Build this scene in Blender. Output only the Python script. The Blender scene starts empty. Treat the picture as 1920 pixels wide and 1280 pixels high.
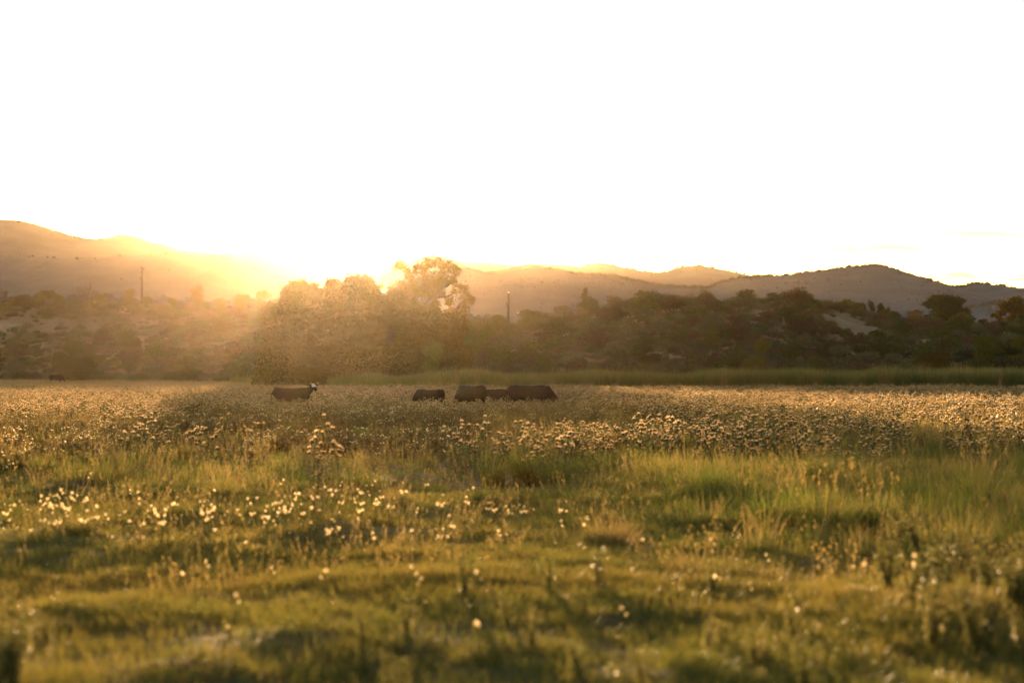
import bpy, math, random
import numpy as np
from mathutils import Vector, Matrix, Euler
R = math.radians
rng = np.random.default_rng(11)
random.seed(11)
scn = bpy.context.scene
COL = scn.collection
F = 3733.0            # focal length in photograph pixels (70 mm on a 36 mm sensor, 1920 px)
HZ = 698.0            # horizon row
CAMH = 2.0
SUN_AZ, SUN_EL = R(-5.15), R(3.7)

# ------------------------------------------------------------------ helpers
def X(px, d): return (px - 960.0) / F * d
def Z(py, d): return CAMH + (HZ - py) / F * d

def vnoise(x, y, seed=0):
    x = np.asarray(x, float); y = np.asarray(y, float)
    xi = np.floor(x).astype(np.int64); yi = np.floor(y).astype(np.int64)
    fx = x - xi; fy = y - yi
    fx = fx*fx*(3-2*fx); fy = fy*fy*(3-2*fy)
    def h(a, b):
        n = (a*374761393 + b*668265263 + seed*1442695041) & 0xffffffff
        n = ((n ^ (n >> 13)) * 1274126177) & 0xffffffff
        n = n ^ (n >> 16)
        return (n & 0xffff) / 65535.0
    return (h(xi,yi)*(1-fx)+h(xi+1,yi)*fx)*(1-fy) + (h(xi,yi+1)*(1-fx)+h(xi+1,yi+1)*fx)*fy
def fbm(x, y, seed=0, octv=4):
    s = 0; a = .5; t = 0
    for i in range(octv):
        s = s + a*vnoise(x, y, seed+i*17); t += a; a *= .5
        x = np.asarray(x)*2.03 + 5.1; y = np.asarray(y)*2.03 + 1.7
    return s/t
def sm(t): 
    t = np.clip(t, 0, 1); return t*t*(3-2*t)

BP = np.array([-2500,-400,0,300,520,640,870,960,1100,1330,1920,2600,5000.])
BD = np.array([300,300,292,280,262,240,222,212,205,203,202,204,210.])          # foot of the scrub hills
CP = np.array([-2500,-700,-200,0,100,200,300,370,450,500,600,700,800,890,950,980,1050,1085,1120,1180,1250,1330,1350,1380,1450,1540,1580,1650,1700,1760,1830,1920,2100,2600,5000.])
CY = np.array([600,590,576,578,572,575,578,580,584,590,600,612,615,612,628,618,606,598,590,572,566,570,580,574,574,576,584,604,612,612,618,612,600,590,600.])
CD = np.array([400,400,395,390,388,385,382,380,375,370,360,345,330,315,310,305,300,296,292,288,285,284,284,284,285,288,290,294,296,298,300,302,306,320,330.])
def H(x, y):
    x = np.asarray(x, float); y = np.asarray(y, float)
    yy = np.maximum(y, 40.0)
    p = 960 + F*x/yy
    db = np.interp(p, BP, BD); dc = np.interp(p, CP, CD); cy = np.interp(p, CP, CY)
    hc = CAMH + (HZ - cy)/F*dc
    t = (y - db)/(dc - db)
    up = np.power(sm(np.clip(t,0,1)*.92+.04) - sm(.04), .8, where=t>0, out=np.zeros_like(t))/ (sm(.96)-sm(.04))**.8
    back = 1 - .62*sm((y - dc)/180.0) - .1*sm((y-dc)/900.)
    h = hc*np.where(t <= 0, 0, np.where(t < 1, up, back))
    bump = (fbm(x*.055, y*.045, 3)-.5)*3.4*sm(t*2.5)*sm((1.15-t)*3) + (fbm(x*.25,y*.2,9)-.5)*1.4*sm(t*4)*sm((1.1-t)*5)
    h = h + np.where(t < 1.3, bump, 0)
    near = sm((230-y)/60.)
    h = h + near*((fbm(x*.9, y*.55, 21, 3)-.5)*.24 + (fbm(x*.28, y*.2, 5, 2)-.5)*.34)*sm((70-y)/25.)
    h = h + near*(fbm(x*3.1, y*2.3, 31, 2)-.5)*.07*sm((60-y)/20.)
    h = h + .55*sm((y-190)/110.)*sm((900-p)/500.)*(t <= 0)*1.0 + .55*sm((900-p)/500.)*(t > 0)*np.clip(1-t,0,1)
    return h

def tag(o, label=None, cat=None, group=None, kind=None):
    if label: o['label'] = label
    if cat: o['category'] = cat
    if group: o['group'] = group
    if kind: o['kind'] = kind
    return o

class MB:
    def __init__(s): s.v=[]; s.f=[]; s.m=[]; s.n=0
    def add(s, verts, faces, mi=0):
        verts = np.asarray(verts, float).reshape(-1,3); faces = np.asarray(faces, np.int64)
        s.v.append(verts); s.f.append(faces + s.n); s.m.append(np.full(len(faces), mi)); s.n += len(verts)
    def mesh(s, name, mats, smooth=False):
        me = bpy.data.meshes.new(name)
        V = np.concatenate(s.v)
        me.vertices.add(len(V)); me.vertices.foreach_set('co', V.ravel())
        loops = np.concatenate([f.ravel() for f in s.f]); cnt = np.concatenate([np.full(len(f), f.shape[1]) for f in s.f])
        me.loops.add(len(loops)); me.loops.foreach_set('vertex_index', loops)
        me.polygons.add(len(cnt)); st = np.concatenate([[0], np.cumsum(cnt)[:-1]])
        me.polygons.foreach_set('loop_start', st)
        me.polygons.foreach_set('material_index', np.concatenate(s.m))
        if smooth: me.polygons.foreach_set('use_smooth', np.ones(len(cnt), bool))
        for m in (mats if isinstance(mats, (list, tuple)) else [mats]): me.materials.append(m)
        me.update(calc_edges=True)
        return me
def link(name, me, parent=None, loc=None):
    o = bpy.data.objects.new(name, me); COL.objects.link(o)
    if parent: o.parent = parent
    if loc is not None: o.location = loc
    return o
def empty(name, loc=(0,0,0), rz=0, sc=1):
    o = bpy.data.objects.new(name, None); COL.objects.link(o); o.location = loc; o.rotation_euler=(0,0,rz); o.scale=(sc,)*3 if not hasattr(sc,'__len__') else sc
    o.empty_display_size = .1
    return o
def copy_tree(o, parent=None):
    c = o.copy(); COL.objects.link(c); c.parent = parent
    for k in ('label','group','category'):
        if parent is None and k in c: del c[k]
    for ch in KIDS.get(o.name, []): copy_tree(ch, c)
    return c
KIDS = {}
def reg(root):
    for o in bpy.data.objects:
        if o.parent is root: KIDS.setdefault(root.name, []).append(o); reg(o)
class Stock:
    """first use hands out the original, later uses a copy of it with its parts"""
    def __init__(s, root): s.root = root; s.used = False; 
    def get(s):
        if not s.used:
            s.used = True; s.kids = [o for o in bpy.data.objects if o.parent is s.root]; KIDS[s.root.name] = s.kids
            for k in s.kids: KIDS[k.name] = [o for o in bpy.data.objects if o.parent is k]
            return s.root
        return copy_tree(s.root)

def tube(mb, pts, rad, sides=6, mi=0, cap=True):
    pts = [Vector(p) for p in pts]; n = len(pts); V = []
    up = Vector((0,0,1))
    for i,p in enumerate(pts):
        d = (pts[min(i+1,n-1)] - pts[max(i-1,0)]).normalized()
        a = d.cross(up if abs(d.z) < .95 else Vector((1,0,0))).normalized(); b = d.cross(a).normalized()
        r = rad[i]; rw, rh = (r if hasattr(r,'__len__') else (r,r))
        for k in range(sides):
            t = 2*math.pi*k/sides
            V.append(p + a*(math.cos(t)*rw) + b*(math.sin(t)*rh))
    Fq = [(i*sides+k, i*sides+(k+1)%sides, (i+1)*sides+(k+1)%sides, (i+1)*sides+k) for i in range(n-1) for k in range(sides)]
    base = len(V)
    mb.add([tuple(v) for v in V], Fq, mi)
    if cap:
        s0 = mb.n - base
        for e, i in ((0,0),(1,n-1)):
            c = mb.n; mb.add([tuple(pts[i])], np.zeros((0,3),int), mi)
            ring = [s0+i*sides+k for k in range(sides)]
            tri = [(c, ring[k], ring[(k+1)%sides]) if e else (c, ring[(k+1)%sides], ring[k]) for k in range(sides)]
            mb.f.append(np.array(tri)); mb.m.append(np.full(len(tri), mi))

def leaves(mb, P, size, aspect=.55, mi=0, updir=0.0, rg=rng):
    """diamond leaf-sized faces at points P"""
    n = len(P)
    a = rg.normal(size=(n,3)); a[:,2] += updir*2; a /= np.linalg.norm(a, axis=1)[:,None]
    b = rg.normal(size=(n,3)); b -= (b*a).sum(1)[:,None]*a; b /= np.linalg.norm(b,axis=1)[:,None]
    s = (size*rg.uniform(.6,1.3,n))[:,None]
    V = np.stack([P - a*s*.5, P + b*s*aspect*.5, P + a*s*.5, P - b*s*aspect*.5], 1).reshape(-1,3)
    mb.add(V, np.arange(n*4).reshape(n,4), mi)

def blades(mb, n, rad, h0, h1, w, lean=.35, seg=3, mi=0, rg=rng, droop=.5, base=None):
    ang = rg.uniform(0, 2*np.pi, n); rr = rad*np.sqrt(rg.uniform(0,1,n))
    B = np.stack([rr*np.cos(ang), rr*np.sin(ang), np.zeros(n)],1) if base is None else base
    h = rg.uniform(h0,h1,n); da = ang + rg.normal(0,.8,n); L = np.abs(rg.normal(lean, lean*.5, n))
    D = np.stack([np.cos(da), np.sin(da), np.zeros(n)],1)
    fa = rg.uniform(0,2*np.pi,n); S = np.stack([np.cos(fa), np.sin(fa), np.zeros(n)],1)
    V = []
    for k in range(seg+1):
        t = k/seg
        c = B + D*(h*L*(t**1.8))[:,None]; c[:,2] += h*(t - droop*L*.5*t**2.5)
        ww = w*(1-t*.85)*.5
        V += [c - S*ww, c + S*ww]
    V = np.stack(V,1).reshape(-1,3); m = 2*(seg+1)
    Fq = np.concatenate([np.stack([np.arange(n)*m+2*k, np.arange(n)*m+2*k+1, np.arange(n)*m+2*k+3, np.arange(n)*m+2*k+2],1) for k in range(seg)])
    mb.add(V, Fq, mi)
    return V.reshape(n,m,3)[:,-1,:]

def burst(mb, C, r, n=16, hemi=-.2, mi=0, w=.25, rg=rng):
    """fluffy head: thin spikes radiating from each centre"""
    for c in C:
        d = rg.normal(size=(n,3)); d[:,2] = np.abs(d[:,2]) if hemi>0 else d[:,2]; d /= np.linalg.norm(d,axis=1)[:,None]
        b = np.cross(d, rg.normal(size=(n,3))); b /= np.linalg.norm(b,axis=1)[:,None]
        L = r*rg.uniform(.75,1.1,n)[:,None]
        V = np.stack([np.tile(c,(n,1)), c + d*L + b*L*w, c + d*L - b*L*w],1).reshape(-1,3)
        mb.add(V, np.arange(n*3).reshape(n,3), mi)

# ------------------------------------------------------------------ materials
def nodes(name):
    m = bpy.data.materials.new(name); m.use_nodes = True; nt = m.node_tree; nt.nodes.clear()
    return m, nt, nt.nodes.new('ShaderNodeOutputMaterial')
def ramp(nt, fac, stops):
    r = nt.nodes.new('ShaderNodeValToRGB'); nt.links.new(fac, r.inputs[0])
    e = r.color_ramp.elements
    while len(e) < len(stops): e.new(.5)
    for el,(p,c) in zip(e, stops): el.position = p; el.color = (*c,1)
    return r.outputs[0]
def noise(nt, vec, scale, detail=3, rough=.55):
    n = nt.nodes.new('ShaderNodeTexNoise'); n.inputs['Scale'].default_value = scale; n.inputs['Detail'].default_value = detail; n.inputs['Roughness'].default_value = rough
    nt.links.new(vec, n.inputs['Vector']); return n.outputs['Fac']
def math_(nt, op, a, b=None, c=None):
    n = nt.nodes.new('ShaderNodeMath'); n.operation = op
    for i,v in enumerate((a,b,c)):
        if v is None: continue
        if isinstance(v,(int,float)): n.inputs[i].default_value = v
        else: nt.links.new(v, n.inputs[i])
    return n.outputs[0]
def mixc(nt, f, a, b):
    n = nt.nodes.new('ShaderNodeMix'); n.data_type='RGBA'
    if isinstance(f,(int,float)): n.inputs[0].default_value = f
    else: nt.links.new(f, n.inputs[0])
    for i,v in ((6,a),(7,b)):
        if isinstance(v, tuple): n.inputs[i].default_value = (*v,1)
        else: nt.links.new(v, n.inputs[i])
    return n.outputs[2]

def leafmat(name, cols, transl=.45, wscale=.06, spec=.25, rough=.5, trcol=None, rnd=.5):
    """cols: three colours, mixed by where the plant grows and by plant"""
    m, nt, out = nodes(name)
    geo = nt.nodes.new('ShaderNodeNewGeometry'); oi = nt.nodes.new('ShaderNodeObjectInfo')
    nz = noise(nt, geo.outputs['Position'], wscale, 4)
    f = math_(nt,'ADD', math_(nt,'MULTIPLY', math_(nt,'SUBTRACT', nz, .5), 2.6), .5)
    isl = geo.outputs['Random Per Island']
    r = math_(nt,'ADD', math_(nt,'MULTIPLY', math_(nt,'SUBTRACT', oi.outputs['Random'], .5), rnd), math_(nt,'MULTIPLY', math_(nt,'SUBTRACT', isl, .5), .5))
    f = math_(nt,'ADD', f, r)
    c = ramp(nt, f, [(0, cols[0]), (.5, cols[1]), (1, cols[2])])
    p = nt.nodes.new('ShaderNodeBsdfPrincipled'); nt.links.new(c, p.inputs['Base Color'])
    p.inputs['Roughness'].default_value = rough; p.inputs['Specular IOR Level'].default_value = spec
    t = nt.nodes.new('ShaderNodeBsdfTranslucent')
    hs = nt.nodes.new('ShaderNodeHueSaturation'); hs.inputs['Value'].default_value = 1.5; hs.inputs['Saturation'].default_value=1.1; nt.links.new(c, hs.inputs['Color'])
    nt.links.new(hs.outputs[0], t.inputs['Color'])
    mx = nt.nodes.new('ShaderNodeMixShader'); mx.inputs[0].default_value = transl
    nt.links.new(p.outputs[0], mx.inputs[1]); nt.links.new(t.outputs[0], mx.inputs[2]); nt.links.new(mx.outputs[0], out.inputs[0])
    return m
def plain(name, col, rough=.8, col2=None, scale=4., spec=.3, bump=0, metal=0):
    m, nt, out = nodes(name)
    tc = nt.nodes.new('ShaderNodeTexCoord')
    p = nt.nodes.new('ShaderNodeBsdfPrincipled'); p.inputs['Roughness'].default_value = rough; p.inputs['Specular IOR Level'].default_value = spec; p.inputs['Metallic'].default_value=metal
    nz = noise(nt, tc.outputs['Object'], scale, 5)
    c = ramp(nt, nz, [(.3, col), (.7, col2 or tuple(v*.65 for v in col))])
    nt.links.new(c, p.inputs['Base Color'])
    if bump:
        b = nt.nodes.new('ShaderNodeBump'); b.inputs['Strength'].default_value = bump; nt.links.new(nz, b.inputs['Height']); nt.links.new(b.outputs[0], p.inputs['Normal'])
    nt.links.new(p.outputs[0], out.inputs[0])
    return m

# meadow + scrub hill soil
def ground_mat():
    m, nt, out = nodes('meadow_soil')
    geo = nt.nodes.new('ShaderNodeNewGeometry'); P = geo.outputs['Position']
    sep = nt.nodes.new('ShaderNodeSeparateXYZ'); nt.links.new(P, sep.inputs[0])
    n1 = noise(nt, P, .35, 6); n2 = noise(nt, P, 5., 5); n3 = noise(nt, P, .05, 4)
    near = ramp(nt, math_(nt,'ADD', math_(nt,'MULTIPLY', n1,.7), math_(nt,'MULTIPLY', n2,.3)), [(.36,(.035,.023,.011)),(.48,(.085,.060,.025)),(.62,(.115,.082,.036))])
    hill = ramp(nt, n2, [(.35,(.10,.07,.045)),(.6,(.21,.155,.10))])
    bare = ramp(nt, n2, [(.35,(.20,.155,.115)),(.6,(.36,.29,.22))])
    hc = mixc(nt, math_(nt,'MULTIPLY', math_(nt,'SUBTRACT', n3, .5), 6.), hill, bare)
    hh = math_(nt,'MULTIPLY', math_(nt,'SUBTRACT', sep.outputs['Z'], 1.2), .7); 
    cl = nt.nodes.new('ShaderNodeClamp'); nt.links.new(hh, cl.inputs[0])
    # bare pale dirt strip crossing the meadow in front of the tufted grass
    st = nt.nodes.new('ShaderNodeMapRange'); st.interpolation_type='SMOOTHERSTEP'; wob = math_(nt,'ADD', sep.outputs['Y'], math_(nt,'MULTIPLY', math_(nt,'SUBTRACT', n1, .5), 6.)); nt.links.new(wob, st.inputs[0]); st.inputs[1].default_value=20.5; st.inputs[2].default_value=23
    s2 = nt.nodes.new('ShaderNodeMapRange'); nt.links.new(wob, s2.inputs[0]); s2.interpolation_type='SMOOTHERSTEP'; s2.inputs[1].default_value=31; s2.inputs[2].default_value=27
    dirt = ramp(nt, n2, [(.35,(.12,.082,.04)),(.6,(.21,.15,.075))])
    near = mixc(nt, math_(nt,'MULTIPLY', math_(nt,'MULTIPLY', st.outputs[0], s2.outputs[0]), .8), near, dirt)
    c = mixc(nt, cl.outputs[0], near, hc)
    p = nt.nodes.new('ShaderNodeBsdfPrincipled'); p.inputs['Roughness'].default_value = .95; p.inputs['Specular IOR Level'].default_value=.1
    b = nt.nodes.new('ShaderNodeBump'); b.inputs['Strength'].default_value=.6; b.inputs['Distance'].default_value=.08; nt.links.new(n2, b.inputs['Height']); nt.links.new(b.outputs[0], p.inputs['Normal'])
    nt.links.new(c, p.inputs['Base Color']); nt.links.new(p.outputs[0], out.inputs[0])
    return m
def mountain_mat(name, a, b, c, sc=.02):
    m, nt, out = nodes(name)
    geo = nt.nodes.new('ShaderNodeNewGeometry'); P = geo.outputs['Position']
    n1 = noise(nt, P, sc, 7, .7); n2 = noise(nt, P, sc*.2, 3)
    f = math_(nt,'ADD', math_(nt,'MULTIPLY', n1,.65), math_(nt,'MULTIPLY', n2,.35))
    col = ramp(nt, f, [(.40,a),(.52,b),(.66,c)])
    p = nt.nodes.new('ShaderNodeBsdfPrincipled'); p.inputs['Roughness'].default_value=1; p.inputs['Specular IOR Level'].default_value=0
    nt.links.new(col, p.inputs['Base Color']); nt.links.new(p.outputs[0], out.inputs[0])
    return m

G_SHORT = leafmat('short_grass', [(.15,.112,.036),(.116,.106,.029),(.074,.088,.024)], .5, .12, rough=.45)
G_GREEN = leafmat('green_grass', [(.17,.135,.042),(.105,.120,.030),(.066,.092,.022)], .5, .10, spec=.12, rough=.6)
G_DRY   = leafmat('dry_grass', [(.24,.18,.08),(.19,.145,.06),(.12,.10,.04)], .5, .10, spec=.12, rough=.6)
G_PALE  = leafmat('pale_grass', [(.30,.225,.12),(.24,.185,.10),(.16,.14,.065)], .45, .03, rough=.6)
REED    = leafmat('reed_leaf', [(.135,.120,.040),(.100,.115,.034),(.065,.085,.026)], .42, .09, rnd=1.1)
TH_LEAF = leafmat('thistle_leaf', [(.095,.085,.035),(.060,.075,.030),(.042,.062,.022)], .4, .06)
TH_HEAD = leafmat('thistle_fluff', [(.60,.48,.31),(.48,.37,.23),(.27,.20,.11)], .6, .2, spec=.1)
TH_CUP  = leafmat('thistle_bract', [(.11,.070,.032),(.08,.05,.025),(.055,.04,.02)], .2, .2)
FLUFF   = leafmat('white_fluff', [(.82,.72,.50),(.76,.65,.44),(.62,.51,.33)], .65, .2, spec=.05)
S_SAGE  = leafmat('sage_leaf', [(.092,.090,.052),(.066,.070,.038),(.044,.050,.024)], .3, .03, rnd=.9, spec=.08, rough=.8)
S_BROWN = leafmat('brown_scrub_leaf', [(.085,.064,.038),(.060,.048,.027),(.038,.032,.017)], .3, .03, rnd=.9, spec=.08, rough=.8)
S_OLIVE = leafmat('olive_scrub_leaf', [(.066,.066,.022),(.046,.052,.017),(.029,.036,.012)], .3, .03, rnd=.9, spec=.08, rough=.8)
S_LIME  = leafmat('lime_shrub_leaf', [(.085,.082,.022),(.062,.068,.018),(.044,.052,.015)], .35, .05, spec=.05, rough=.85)
T_LEAF  = leafmat('cottonwood_leaf', [(.085,.060,.018),(.062,.050,.015),(.044,.040,.012)], .25, .1, spec=.05, rough=.85)
T_JUN   = leafmat('juniper_leaf', [(.048,.052,.018),(.036,.044,.015),(.024,.032,.011)], .15, .1, spec=.05, rough=.85)
T_FAR   = leafmat('far_woodland_leaf', [(.070,.080,.092),(.060,.070,.082),(.050,.058,.068)], .1, .01, spec=0, rough=1)  # blue-grey, kept close to the haze tint painted into the slopes
W_WEED  = leafmat('grey_weed_leaf', [(.135,.115,.045),(.105,.100,.036),(.072,.078,.026)], .5, .3)
BARK    = plain('bark', (.06,.045,.03), .9, (.03,.022,.015), 3., .1, .4)
DEADWD  = plain('dead_wood', (.15,.12,.095), .9, (.08,.062,.05), 3., .1, .3)
POLE    = plain('pole_wood', (.04,.028,.02), .85, (.025,.018,.012), 2., .2, .2)
METAL   = plain('dull_metal', (.16,.15,.14), .45, (.10,.09,.085), 5., .5, 0, .6)
PORCE   = plain('white_insulator', (.8,.77,.72), .25, (.72,.70,.66), 5., .6)
POST    = plain('weathered_post', (.24,.15,.09), .9, (.13,.08,.05), 6., .1, .4)
FEATH   = plain('dark_feather', (.045,.035,.028), .7, (.025,.02,.016), 20., .2)
WING    = leafmat('insect_wing', [(.8,.75,.65),(.8,.75,.65),(.8,.75,.65)], .6, 1.)
HIDE    = plain('black_hide', (.007,.005,.003), .85, (.013,.008,.005), 6., .12)

# ------------------------------------------------------------------ ground sheet
def ground():
    ys = np.concatenate([np.linspace(-60,8,18)[:-1], np.linspace(8,70,260)[:-1], np.linspace(70,200,150)[:-1], np.linspace(200,420,190)[:-1], np.linspace(420,1000,60)[:-1], np.linspace(1000,3400,30)])
    us = np.sinh(np.linspace(-1,1,361)*3.2)/np.sinh(3.2)
    YY, UU = np.meshgrid(ys, us, indexing='ij')
    XX = UU*(70 + np.maximum(YY,0)*.95)
    ZZ = H(XX, YY)
    n, m = YY.shape
    idx = np.arange(n*m).reshape(n,m)
    Fq = np.stack([idx[:-1,:-1], idx[:-1,1:], idx[1:,1:], idx[1:,:-1]], -1).reshape(-1,4)
    mb = MB(); mb.add(np.stack([XX,YY,ZZ],-1).reshape(-1,3), Fq)
    o = link('ground', mb.mesh('ground', ground_mat(), True)); tag(o, kind='structure')
    return o
ground()

# ------------------------------------------------------------------ mountain ranges
def ridge(name, D, prof, depth, mat, seed, relief=.06, base=-2, nx=420):
    px = np.array([p[0] for p in prof], float); py = np.array([p[1] for p in prof], float)
    pp = np.linspace(px[0], px[-1], nx)
    cy = np.interp(pp, px, py) 
    k = np.ones(5)/5; cy = np.convolve(np.pad(cy,2,mode='edge'), k, 'valid')
    cy = cy + (vnoise(pp*.09, pp*0, seed)-.5)*1.6
    hc = Z(cy, D); xc = X(pp, D)
    vs = np.concatenate([np.linspace(0,1,60), np.linspace(1.06,1.6,8)])
    VV, II = np.meshgrid(vs, np.arange(nx), indexing='ij')
    yy = D + (VV-1)*depth
    xx = xc[II]
    sh = np.where(VV<=1, VV**.8, np.clip(1-(VV-1)*1.4,0,1))
    # spurs and gullies running down the slope
    g = (1-np.abs(2*fbm(xx/(depth*.30), yy/(depth*.75), seed, 4)-1))
    g2 = fbm(xx/(depth*.09), yy/(depth*.12), seed+5, 4)
    env = np.sin(np.pi*np.clip(VV,0,1))**.8
    mx = hc.max()
    zz = base + (hc[II]-base)*sh + env*mx*relief*((g-.62)*1.6 + (g2-.5)*.35)
    zz = np.where(VV<1, np.minimum(zz, CAMH + (hc[II]-CAMH)*(yy/D) - (1-VV)*mx*.05), zz)
    n,m = yy.shape; idx = np.arange(n*m).reshape(n,m)
    Fq = np.stack([idx[:-1,:-1], idx[:-1,1:], idx[1:,1:], idx[1:,:-1]], -1).reshape(-1,4)
    mb = MB(); mb.add(np.stack([xx,yy,zz],-1).reshape(-1,3), Fq)
    o = link(name, mb.mesh(name, mat, True)); tag(o, kind='structure')
    return xx, yy, zz
M1 = mountain_mat('near_slope_haze_tint', (.074,.088,.112),(.086,.102,.128),(.102,.118,.140), .04)  # lightened and blued: distance haze painted into the slope colour
M2 = mountain_mat('far_slope_haze_tint', (.074,.088,.112),(.086,.102,.128),(.102,.118,.140), .02)  # same painted haze tint for the far range
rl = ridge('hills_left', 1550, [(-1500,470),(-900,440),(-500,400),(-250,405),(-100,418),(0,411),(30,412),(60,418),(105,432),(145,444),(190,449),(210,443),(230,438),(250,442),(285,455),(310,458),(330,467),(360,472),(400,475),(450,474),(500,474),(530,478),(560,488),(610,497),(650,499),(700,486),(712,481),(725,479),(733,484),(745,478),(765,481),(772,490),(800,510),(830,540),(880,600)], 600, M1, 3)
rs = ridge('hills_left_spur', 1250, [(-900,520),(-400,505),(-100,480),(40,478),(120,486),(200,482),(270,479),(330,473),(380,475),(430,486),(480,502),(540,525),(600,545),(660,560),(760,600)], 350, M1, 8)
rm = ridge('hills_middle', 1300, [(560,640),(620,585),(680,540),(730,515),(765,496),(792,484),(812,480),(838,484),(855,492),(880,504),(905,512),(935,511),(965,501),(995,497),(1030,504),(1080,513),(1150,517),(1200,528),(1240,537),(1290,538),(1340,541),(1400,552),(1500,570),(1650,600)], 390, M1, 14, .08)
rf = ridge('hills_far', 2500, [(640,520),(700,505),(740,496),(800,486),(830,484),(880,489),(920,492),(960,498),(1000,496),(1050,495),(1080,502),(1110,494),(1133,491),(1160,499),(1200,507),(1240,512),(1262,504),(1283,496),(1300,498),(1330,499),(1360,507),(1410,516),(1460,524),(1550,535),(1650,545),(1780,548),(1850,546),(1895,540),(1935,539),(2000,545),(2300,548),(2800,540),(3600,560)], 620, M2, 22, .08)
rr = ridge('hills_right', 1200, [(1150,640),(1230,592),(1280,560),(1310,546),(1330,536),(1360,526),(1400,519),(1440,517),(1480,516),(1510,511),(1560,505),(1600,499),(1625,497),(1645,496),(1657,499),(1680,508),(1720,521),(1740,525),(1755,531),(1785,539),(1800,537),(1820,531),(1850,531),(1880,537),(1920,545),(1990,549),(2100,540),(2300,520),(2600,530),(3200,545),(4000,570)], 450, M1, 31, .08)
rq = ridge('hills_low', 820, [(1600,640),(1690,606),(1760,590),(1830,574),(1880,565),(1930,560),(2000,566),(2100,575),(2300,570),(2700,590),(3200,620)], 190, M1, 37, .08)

# ------------------------------------------------------------------ scatter of stuff (nobody could count)
def stuff_collection(name, meshes):
    c = bpy.data.collections.new(name)
    for i, me in enumerate(meshes):
        o = bpy.data.objects.new(f'{name}_{i:02d}', me); c.objects.link(o)
    return c
def scatter(name, pts, meshes, scale, label=None, idx=None, tilt=.12, rg=rng):
    n = len(pts); coll = stuff_collection(name+'_source', meshes)
    me = bpy.data.meshes.new(name); me.vertices.add(n); me.vertices.foreach_set('co', pts.ravel())
    rot = np.stack([rg.normal(0,tilt,n), rg.normal(0,tilt,n), rg.uniform(0,6.283,n)],1)
    a = me.attributes.new('rot','FLOAT_VECTOR','POINT'); a.data.foreach_set('vector', rot.ravel())
    sc = scale if scale.ndim==2 else np.stack([scale]*3,1)
    a = me.attributes.new('scl','FLOAT_VECTOR','POINT'); a.data.foreach_set('vector', sc.ravel())
    if idx is None: idx = rg.integers(0, len(meshes), n)
    a = me.attributes.new('pick','INT','POINT'); a.data.foreach_set('value', idx.astype(np.int32))
    me.update()
    o = link(name, me); tag(o, label, kind='stuff')
    g = bpy.data.node_groups.new(name, 'GeometryNodeTree')
    g.interface.new_socket('Geometry', in_out='INPUT', socket_type='NodeSocketGeometry'); g.interface.new_socket('Geometry', in_out='OUTPUT', socket_type='NodeSocketGeometry')
    N = g.nodes.new; L = g.links.new
    gi, go = N('NodeGroupInput'), N('NodeGroupOutput')
    ci = N('GeometryNodeCollectionInfo'); ci.inputs['Collection'].default_value = coll; ci.inputs['Separate Children'].default_value=True; ci.inputs['Reset Children'].default_value=True
    ip = N('GeometryNodeInstanceOnPoints'); ip.inputs['Pick Instance'].default_value=True
    def attr(nm, t):
        q = N('GeometryNodeInputNamedAttribute'); q.data_type = t; q.inputs['Name'].default_value = nm; return q.outputs[0]
    L(gi.outputs[0], ip.inputs['Points']); L(ci.outputs[0], ip.inputs['Instance'])
    L(attr('pick','INT'), ip.inputs['Instance Index'])
    er = N('FunctionNodeEulerToRotation'); L(attr('rot','FLOAT_VECTOR'), er.inputs[0]); L(er.outputs[0], ip.inputs['Rotation'])
    L(attr('scl','FLOAT_VECTOR'), ip.inputs['Scale']); L(ip.outputs[0], go.inputs[0])
    md = o.modifiers.new('scatter','NODES'); md.node_group = g
    return o
def field(n, d0, d1, p0=-80, p1=2000, dens=None, power=1.0):
    """n points over the wedge d0..d1 deep, photograph columns p0..p1 (uniform per m2), thinned by dens(x,y,p)"""
    kk = 2.0 if power==1.0 else power; W = (p1-p0)/F; mg = 9.0
    dd = np.linspace(d0, d1, 2000); wt = dd**(kk-2)*(W*dd+2*mg); n = int(n*wt.sum()/(dd**(kk-1)*W).sum())
    cdf = np.cumsum(wt); d = np.interp(rng.uniform(0,1,n), cdf/cdf[-1], dd)
    x = rng.uniform(0,1,n)*(W*d+2*mg) + X(p0,d) - mg; p = np.clip(960+F*x/d, p0, p1)
    if dens is not None:
        k = rng.uniform(0,1,n) < dens(x, d, p); x, d, p = x[k], d[k], p[k]
    return np.stack([x, d, H(x,d)],1), p

def m_short(k):
    mb = MB(); rg = np.random.default_rng(k)
    blades(mb, 46, .16, .04, .12 , .007, .5, 2, 0, rg); return mb.mesh('short_grass', [G_SHORT])
def m_sod(k, mat):
    mb = MB(); rg = np.random.default_rng(k+50)
    blades(mb, 60, .20, .08, .22, .009, .6, 3, 0, rg); return mb.mesh('sod', [mat])
def m_tall(k, mat=None, n=55, r=.22, h0=.25, h1=.6, w=.010, lean=.35):
    mb = MB(); rg = np.random.default_rng(k+100)
    blades(mb, n, r, h0, h1, w, lean, 4, 0, rg); return mb.mesh('tall_grass', [mat or G_GREEN])
def m_stalk(k, n=16, r=.3, h0=.45, h1=.85):
    mb = MB(); rg = np.random.default_rng(k+150)
    T = blades(mb, n, r, h0, h1, .006, .3, 4, 0, rg)
    # seed plumes at the tips
    for t in T:
        m = 7; P = t + np.stack([rg.normal(0,.008,m), rg.normal(0,.008,m), rg.uniform(-.10,.03,m)],1); leaves(mb, P, .035, .35, 0, 1.0, rg)
    return mb.mesh('seeding_grass', [G_DRY])
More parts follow.
